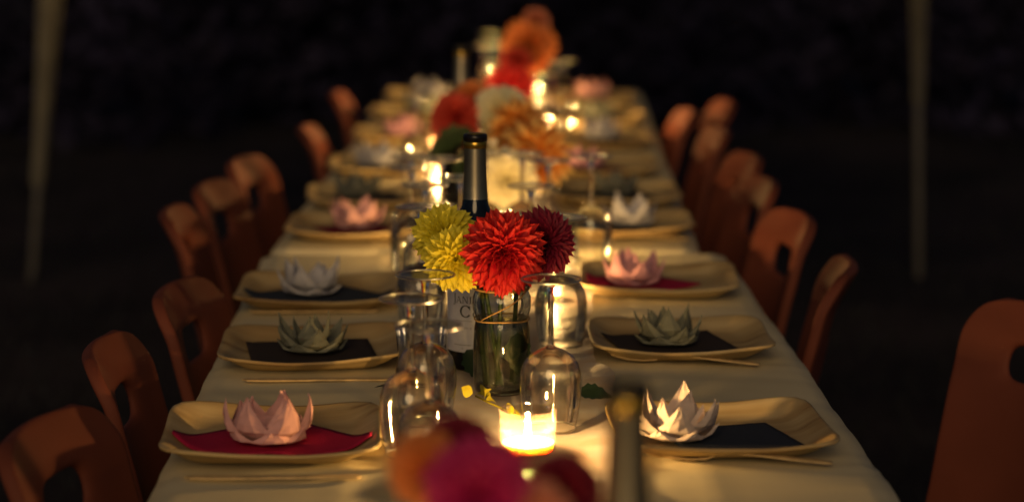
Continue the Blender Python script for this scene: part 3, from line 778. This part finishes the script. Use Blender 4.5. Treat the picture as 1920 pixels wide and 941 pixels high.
# ------------------------------------------------------------------ jars of water
def make_jar(label, loc, twine=True):
    j = thing('glass_jar', label, 'jar', loc, 0, 'glass jars holding dahlias')
    prof = [(.0, .003), (.030, .003), (.0345, .006), (.0362, .014), (.0365, .060), (.0355, .085), (.0335, .0945), (.0325, .0985), (.0340, .1025), (.0368, .110), (.0376, .118), (.0368, .126), (.0335, .1335), (.0310, .1365), (.0312, .1375), (.0330, .1385), (.0332, .1425), (.0318, .1432), (.0306, .1425)]
    obj('glass_wall', lathe('glass_wall', prof, jar_glass, 56), j)
    wp = [(.0, .0045), (.0300, .0045), (.0338, .0075), (.0355, .0150), (.0357, .060), (.0347, .085), (.0327, .0935), (.0, .0935)]
    obj('water', lathe('water', wp, water_mat, 56), j)
    if twine:
        pts = [(.0348 * math.cos(q), .0348 * math.sin(q), .0980 + .0006 * math.sin(3 * q)) for q in [2 * math.pi * k / 40 for k in range(41)]]
        V, F = tube_vf(pts, .0011, 6)
        tw = obj('twine', mesh('twine', V, F, 'twine'), j)
        pts = []
        for k in range(17):
            q = R(-140) + R(110) * k / 16; z = .0985 + .038 * k / 16
            rr = .0352 + .0035 * math.sin(math.pi * min(1, max(0, (z - .0985) / .036)))
            pts.append((rr * math.cos(q), rr * math.sin(q), z))
        V, F = tube_vf(pts, .0009, 6); obj('twine', mesh('twine', V, F, 'twine'), tw)
        pts = [(.0340 * math.cos(q), .0340 * math.sin(q), .1368) for q in [2 * math.pi * k / 40 for k in range(41)]]
        V, F = tube_vf(pts, .0016, 6); obj('twine', mesh('twine', V, F, 'twine'), tw)
    return j
jars = dict(front=(-.042, 1.665), near=(-.014, 2.955), middle=(.010, 4.47), far=(.075, 5.80))
j0 = make_jar('in-focus glass jar of water tied with twine, holding the red dahlia', (*jars['near'], RUN))
clone(j0, 'blurred glass jar at the front of the table holding the magenta dahlia', (*jars['front'], RUN), 1)
clone(j0, 'blurred glass jar holding cream and red dahlias in the middle of the table', (*jars['middle'], RUN), 2)
clone(j0, 'blurred glass jar holding the farthest orange dahlia', (*jars['far'], RUN), 3)

# ------------------------------------------------------------------ dahlias
def petal_mesh(mat, wid=.30, cup=.5, point=1.0, curl=.15, quill=0):
    """unit petal along +y, hollow side towards +z"""
    nl, nw = 6, 4; V, F, uv = [], [], []
    for j in range(nl + 1):
        s = j / nl
        p = max(0, math.sin(math.pi * min(1, .16 + .84 * s) ** 1.25)) ** .75 if s < 1 else 0
        wd = max(.012, wid * p) if s < 1 else .015
        for i in range(nw + 1):
            u = -1 + 2 * i / nw
            z = cup * wd * (u * u) + quill * wd * abs(u) ** 1.2 - curl * s * s * .6 + .10 * math.sin(s * 3)
            V.append((u * wd * (1 - .25 * quill), s + (.03 * (1 - abs(u)) if s > .9 else 0), z)); uv.append(((u + 1) / 2, s))
    for j in range(nl):
        for i in range(nw): F.append((j * (nw + 1) + i, j * (nw + 1) + i + 1, (j + 1) * (nw + 1) + i + 1, (j + 1) * (nw + 1) + i))
    return V, F, uv
def make_dahlia(label, mat, pos, rad, face, foot, count=110, wid=.30, cup=.6, curl=.12, separate=True, back=118, seed=1, quill=0, stem_bend=.02, depth=.85):
    rr = random.Random(seed)
    fl = thing('dahlia', label, 'flower', foot, 0, 'dahlias in the jars')
    foot = Vector(foot); ctr = Vector(pos) - foot; face = Vector(face).normalized()
    ex = face.orthogonal().normalized(); ey = face.cross(ex)
    base = petal_mesh(mat, wid, cup, 1, curl, quill)
    shapes = [mesh('petal', petal_mesh(mat, wid * k1, cup * k2, 1, curl * k3, quill)[0], base[1], mat, True, base[2]) for k1, k2, k3 in ((1, 1, 1), (.9, 1.25, .6), (1.1, .8, 1.5))]
    VV, FF, UU = [], [], []
    o0 = ctr - face * rad * .34
    for i in range(count):
        f_ = (i + .5) / count
        phi = R(back) * f_ ** .62                       # 0 = face of the bloom
        th = i * 2.399963 + rr.uniform(-.08, .08)
        d = face * math.cos(phi) * depth + (ex * math.cos(th) + ey * math.sin(th)) * math.sin(phi)
        d.normalize()
        L = rad * (.80 + .42 * math.sin(min(phi, R(100))) ** 1.2) * rr.uniform(.92, 1.06)
        if phi < R(28): L *= .78 + .22 * phi / R(28)
        up = face - d * face.dot(d)
        if up.length < 1e-3: up = ex
        up.normalize()
        side = d.cross(up); tw = rr.uniform(-.22, .22)
        up = (up * math.cos(tw) + side * math.sin(tw)).normalized(); side = d.cross(up)
        sw = L * (.62 + .38 * smoothstep(0, R(60), phi))
        start = o0 + d * rad * .10
        L -= rad * .10
        M = Matrix(((side.x * sw, d.x * L, up.x * sw, start.x), (side.y * sw, d.y * L, up.y * sw, start.y), (side.z * sw, d.z * L, up.z * sw, start.z), (0, 0, 0, 1)))
        me = shapes[rr.randrange(3)]
        if separate:
            p = bpy.data.objects.new('petal', me); link(p, fl); p.matrix_local = M
        else:
            k = len(VV)
            for v, l in zip(me.vertices, base[2]): VV.append(tuple(M @ v.co)); UU.append(l)
            FF += [tuple(k + q for q in f2) for f2 in base[1]]
    if not separate: obj('bloom', mesh('bloom', VV, FF, mat, True, UU), fl)
    tip = ctr - face * rad * .30
    mid = Vector((tip.x * .35 + rr.uniform(-1, 1) * .004, tip.y * .35, max(.11, tip.z * .72)))
    low = Vector((rr.uniform(-.012, .012), rr.uniform(-.012, .012), .010))
    neck = Vector((tip.x * .22, tip.y * .22, .13))
    if neck.xy.length > .022: neck.xy = neck.xy.normalized() * .022
    pts = bez(low, (low + neck) / 2, neck, 4)[:-1] + bez(neck, (neck + tip) / 2 + Vector((0, 0, .015)), tip, 7)
    V, F = tube_vf(pts, .0028, 8)
    st = obj('stem', mesh('stem', V, F, 'stem_green'), fl)
    V, F, U = [], [], []
    for k in range(7):                                # green bracts behind the bloom
        th = 2 * math.pi * k / 7
        d = ((ex * math.cos(th) + ey * math.sin(th)) * .9 - face * .35).normalized(); side = d.cross(face).normalized()
        n = len(V); a = tip; L = rad * .42
        V += [a - side * .002, a + d * L * .5 + side * .005, a + d * L, a + d * L * .5 - side * .005]; F.append((n, n + 1, n + 2, n + 3))
    obj('sepals', mesh('sepals', V, F, 'stem_green', False), st)
    return fl
def jf(k, dx=0, dy=0): return (jars[k][0] + dx, jars[k][1] + dy, RUN + .004)
# in focus
make_dahlia('large red dahlia with orange tips, in focus over the jar rim', 'petal_red', (-.013, 2.910, .953), .0440, (.02, -.93, .28), jf('near', -.002, -.005), 205, .19, .9, .10, True, 122, 3)
make_dahlia('yellow dahlia, lower of the two, left of the in-focus red dahlia', 'petal_yellow', (-.073, 2.930, .940), .0350, (-.15, -.93, .15), jf('near', -.010, -.006), 160, .20, .8, .05, True, 120, 4)
make_dahlia('yellow dahlia, upper of the two, before the bottle shoulder', 'petal_yellow', (-.090, 2.965, .965), .0350, (-.30, -.88, .30), jf('near', -.012, .003), 160, .20, .8, .05, True, 120, 5)
make_dahlia('burgundy dahlia right behind the in-focus red dahlia', 'petal_burgundy', (.0435, 2.975, .953), .0385, (.50, -.80, .20), jf('near', .010, .006), 190, .155, .9, .08, True, 122, 6)
# blurred ones: one bloom mesh each
make_dahlia('blurred magenta dahlia at the front of the table', 'petal_magenta', (-.060, 1.600, .992), .034, (-.05, -.97, .15), jf('front', -.005, -.005), 120, .30, .6, .1, False, 118, 7)
make_dahlia('blurred orange red dahlia, upper left of the magenta dahlia', 'petal_orange', (-.099, 1.660, .996), .024, (-.2, -.9, .2), jf('front', -.010, .0), 90, .30, .6, .1, False, 118, 8)
make_dahlia('blurred dark red dahlia behind the magenta dahlia at the front', 'petal_burgundy', (-.076, 1.710, 1.002), .027, (-.1, -.5, .7), jf('front', -.004, .010), 80, .30, .6, .1, False, 118, 21)
make_dahlia('blurred coral dahlia at the front, right of the magenta dahlia', 'petal_coral', (-.020, 1.600, .972), .026, (.2, -.9, .2), jf('front', .006, -.004), 90, .30, .6, .1, False, 118, 9)
make_dahlia('blurred plum dahlia at the front, beside the blurred bottle', 'petal_burgundy', (.006, 1.700, .966), .026, (.3, -.85, .25), jf('front', .010, .004), 90, .30, .6, .1, False, 118, 10)
make_dahlia('cream dahlia with greenish eye, right of the bottle neck', 'petal_white', (.026, 4.360, .858), .050, (.0, -.92, .3), jf('middle', .004, -.010), 85, .24, .6, .1, False, 116, 11)
make_dahlia('amber and red spiky dahlia right of the cream dahlias', 'petal_bicolour', (.088, 4.410, .895), .062, (.15, -.92, .25), jf('middle', .012, -.004), 44, .155, .7, .3, False, 112, 12, 1)
make_dahlia('amber spiky dahlia below the upper cream dahlia', 'petal_bicolour', (.054, 4.470, .940), .055, (.05, -.93, .3), jf('middle', .008, .004), 44, .155, .7, .3, False, 112, 13, 1)
make_dahlia('upper cream dahlia behind the spiky amber ones', 'petal_white', (.020, 4.560, .962), .046, (.0, -.93, .3), jf('middle', .000, .010), 90, .32, .6, .1, False, 118, 14)
make_dahlia('blurred scarlet dahlia left above the bottle neck', 'petal_scarlet', (-.068, 4.560, .948), .044, (-.15, -.93, .25), jf('middle', -.010, .006), 90, .32, .6, .1, False, 118, 15)
make_dahlia('blurred orange dahlia between the scarlet and upper cream dahlias', 'petal_orange', (-.035, 4.600, .980), .034, (-.05, -.9, .35), jf('middle', -.006, .010), 80, .32, .6, .1, False, 118, 16)
make_dahlia('blurred crimson dahlia before the farthest candle lights', 'petal_red', (.070, 5.740, .900), .050, (.0, -.95, .25), jf('far', .0, -.006), 90, .32, .6, .1, False, 118, 17)
make_dahlia('large blurred orange dahlia, farthest and highest', 'petal_orange', (.122, 5.900, .990), .060, (.05, -.95, .25), jf('far', .008, .006), 55, .18, .6, .1, False, 118, 18)
make_dahlia('small blurred orange dahlia left below the farthest one', 'petal_scarlet', (.085, 5.870, .955), .036, (-.2, -.75, .5), jf('far', .002, .006), 70, .32, .6, .1, False, 118, 19)
make_dahlia('pale blurred dahlia peeking above the farthest orange one', 'petal_coral', (.140, 5.940, 1.055), .030, (.1, -.6, .7), jf('far', .010, .010), 60, .32, .6, .1, False, 118, 20)

# ------------------------------------------------------------------ leaves, sprigs
def leaf_mesh(L, W, mat, bend=.3, serr=.12):
    n = 10; V, F = [], []
    for j in range(n + 1):
        s = j / n; wd = W * math.sin(math.pi * s ** .8) * (1 + serr * (1 if j % 2 else -1)) + .0004
        z = -bend * L * s * s
        V += [(-wd, s * L, z + wd * .28), (0, s * L, z), (wd, s * L, z + wd * .28)]
    for j in range(n):
        for i in range(2): F.append((j * 3 + i, j * 3 + i + 1, j * 3 + 4 + i, j * 3 + 3 + i))
    return mesh('leaf', V, F, mat)
def aim(o, loc, dirv, roll=0):
    d = Vector(dirv).normalized(); q = d.to_track_quat('Y', 'Z'); o.rotation_mode = 'QUATERNION'
    o.rotation_quaternion = q @ Matrix.Rotation(roll, 3, 'Y').to_quaternion(); o.location = loc
def leaf(label, loc, dirv, L, W, mat='leaf_green', roll=0, bend=.3, stemto=None):
    o = thing('leaf_sprig', label, 'leaf', stemto or loc, 0, 'green leaves among the flowers')
    p = obj('leaf', leaf_mesh(L, W, mat, bend), o)
    aim(p, Vector(loc) - Vector(stemto or loc), dirv, roll)
    if stemto:
        V, F = tube_vf(bez((0, 0, 0), (Vector(loc) - Vector(stemto)) * .5 + Vector((0, 0, .02)), Vector(loc) - Vector(stemto), 6), .0018, 6)
        obj('stem', mesh('stem', V, F, 'stem_green'), o)
    return o
leaf('large dark green leaf pointing left before the middle bottle', (-.035, 4.44, .935), (-.75, -.1, -.35), .105, .034, 'leaf_dark', .9, .15, (jars['middle'][0] - .012, jars['middle'][1] - .012, RUN + .012))
leaf('second dark leaf hanging below the large leaf by the bottle neck', (-.04, 4.43, .90), (-.25, -.2, -.8), .085, .034, 'leaf_dark', 1.2, .1, (jars['middle'][0] - .016, jars['middle'][1] - .006, RUN + .012))
leaf('dark green leaf inside the in-focus jar', (.004, 2.948, RUN + .082), (.10, -.05, -1), .062, .017, 'leaf_green', 1.3, .05)
leaf('dark leaf lying at the foot of the labelled bottle', (-.058, 3.065, RUN + .035), (.35, -.25, -.55), .050, .018, 'leaf_green', .6, .1)
leaf('dark leaf lying right of the near wine glass', (.078, 2.905, RUN + .012), (.9, -.2, .05), .045, .014, 'leaf_dark', .5, .2)
leaf('small dark leaf by the left wine glasses', (-.150, 2.955, RUN + .010), (-.8, -.3, .2), .028, .010, 'leaf_dark', .3, .2)
leaf('green leaf at the front among the blurred dahlias', (-.006, 1.61, .95), (.5, -.5, -.2), .05, .022, 'leaf_green', .5, .2, (jars['front'][0] + .012, jars['front'][1] - .012, RUN + .012))
# yellow green sprig lying before the jar
sp = thing('yellow_sprig', 'yellow green blossom sprig lying before the in-focus jar', 'sprig', (-.03, 2.86, RUN), 0)
V, F = tube_vf([(-.018, .03, .012), (.0, .005, .008), (.022, -.035, .007), (.034, -.06, .006)], .0013, 6)
stm = obj('stem', mesh('stem', V, F, 'sprig_yellow'), sp)
for k, (x, y, z, s, q) in enumerate([(-.018, .03, .014, 1.1, 0), (-.010, .018, .016, 1.2, 1), (-.022, .018, .018, 1.0, 2), (.004, .0, .012, .9, 3), (-.006, .006, .02, 1.0, 4), (.018, -.028, .009, .8, 5), (.028, -.045, .009, .7, 2), (.030, -.056, .008, .6, 1)]):
    p = obj('floret', petal_mesh and leaf_mesh(.016, .0075, 'sprig_yellow', .5, 0), sp); p.scale = (s,) * 3
    aim(p, (x, y, z), (math.cos(q * 1.3), math.sin(q * 1.3) - .5, .35), q)
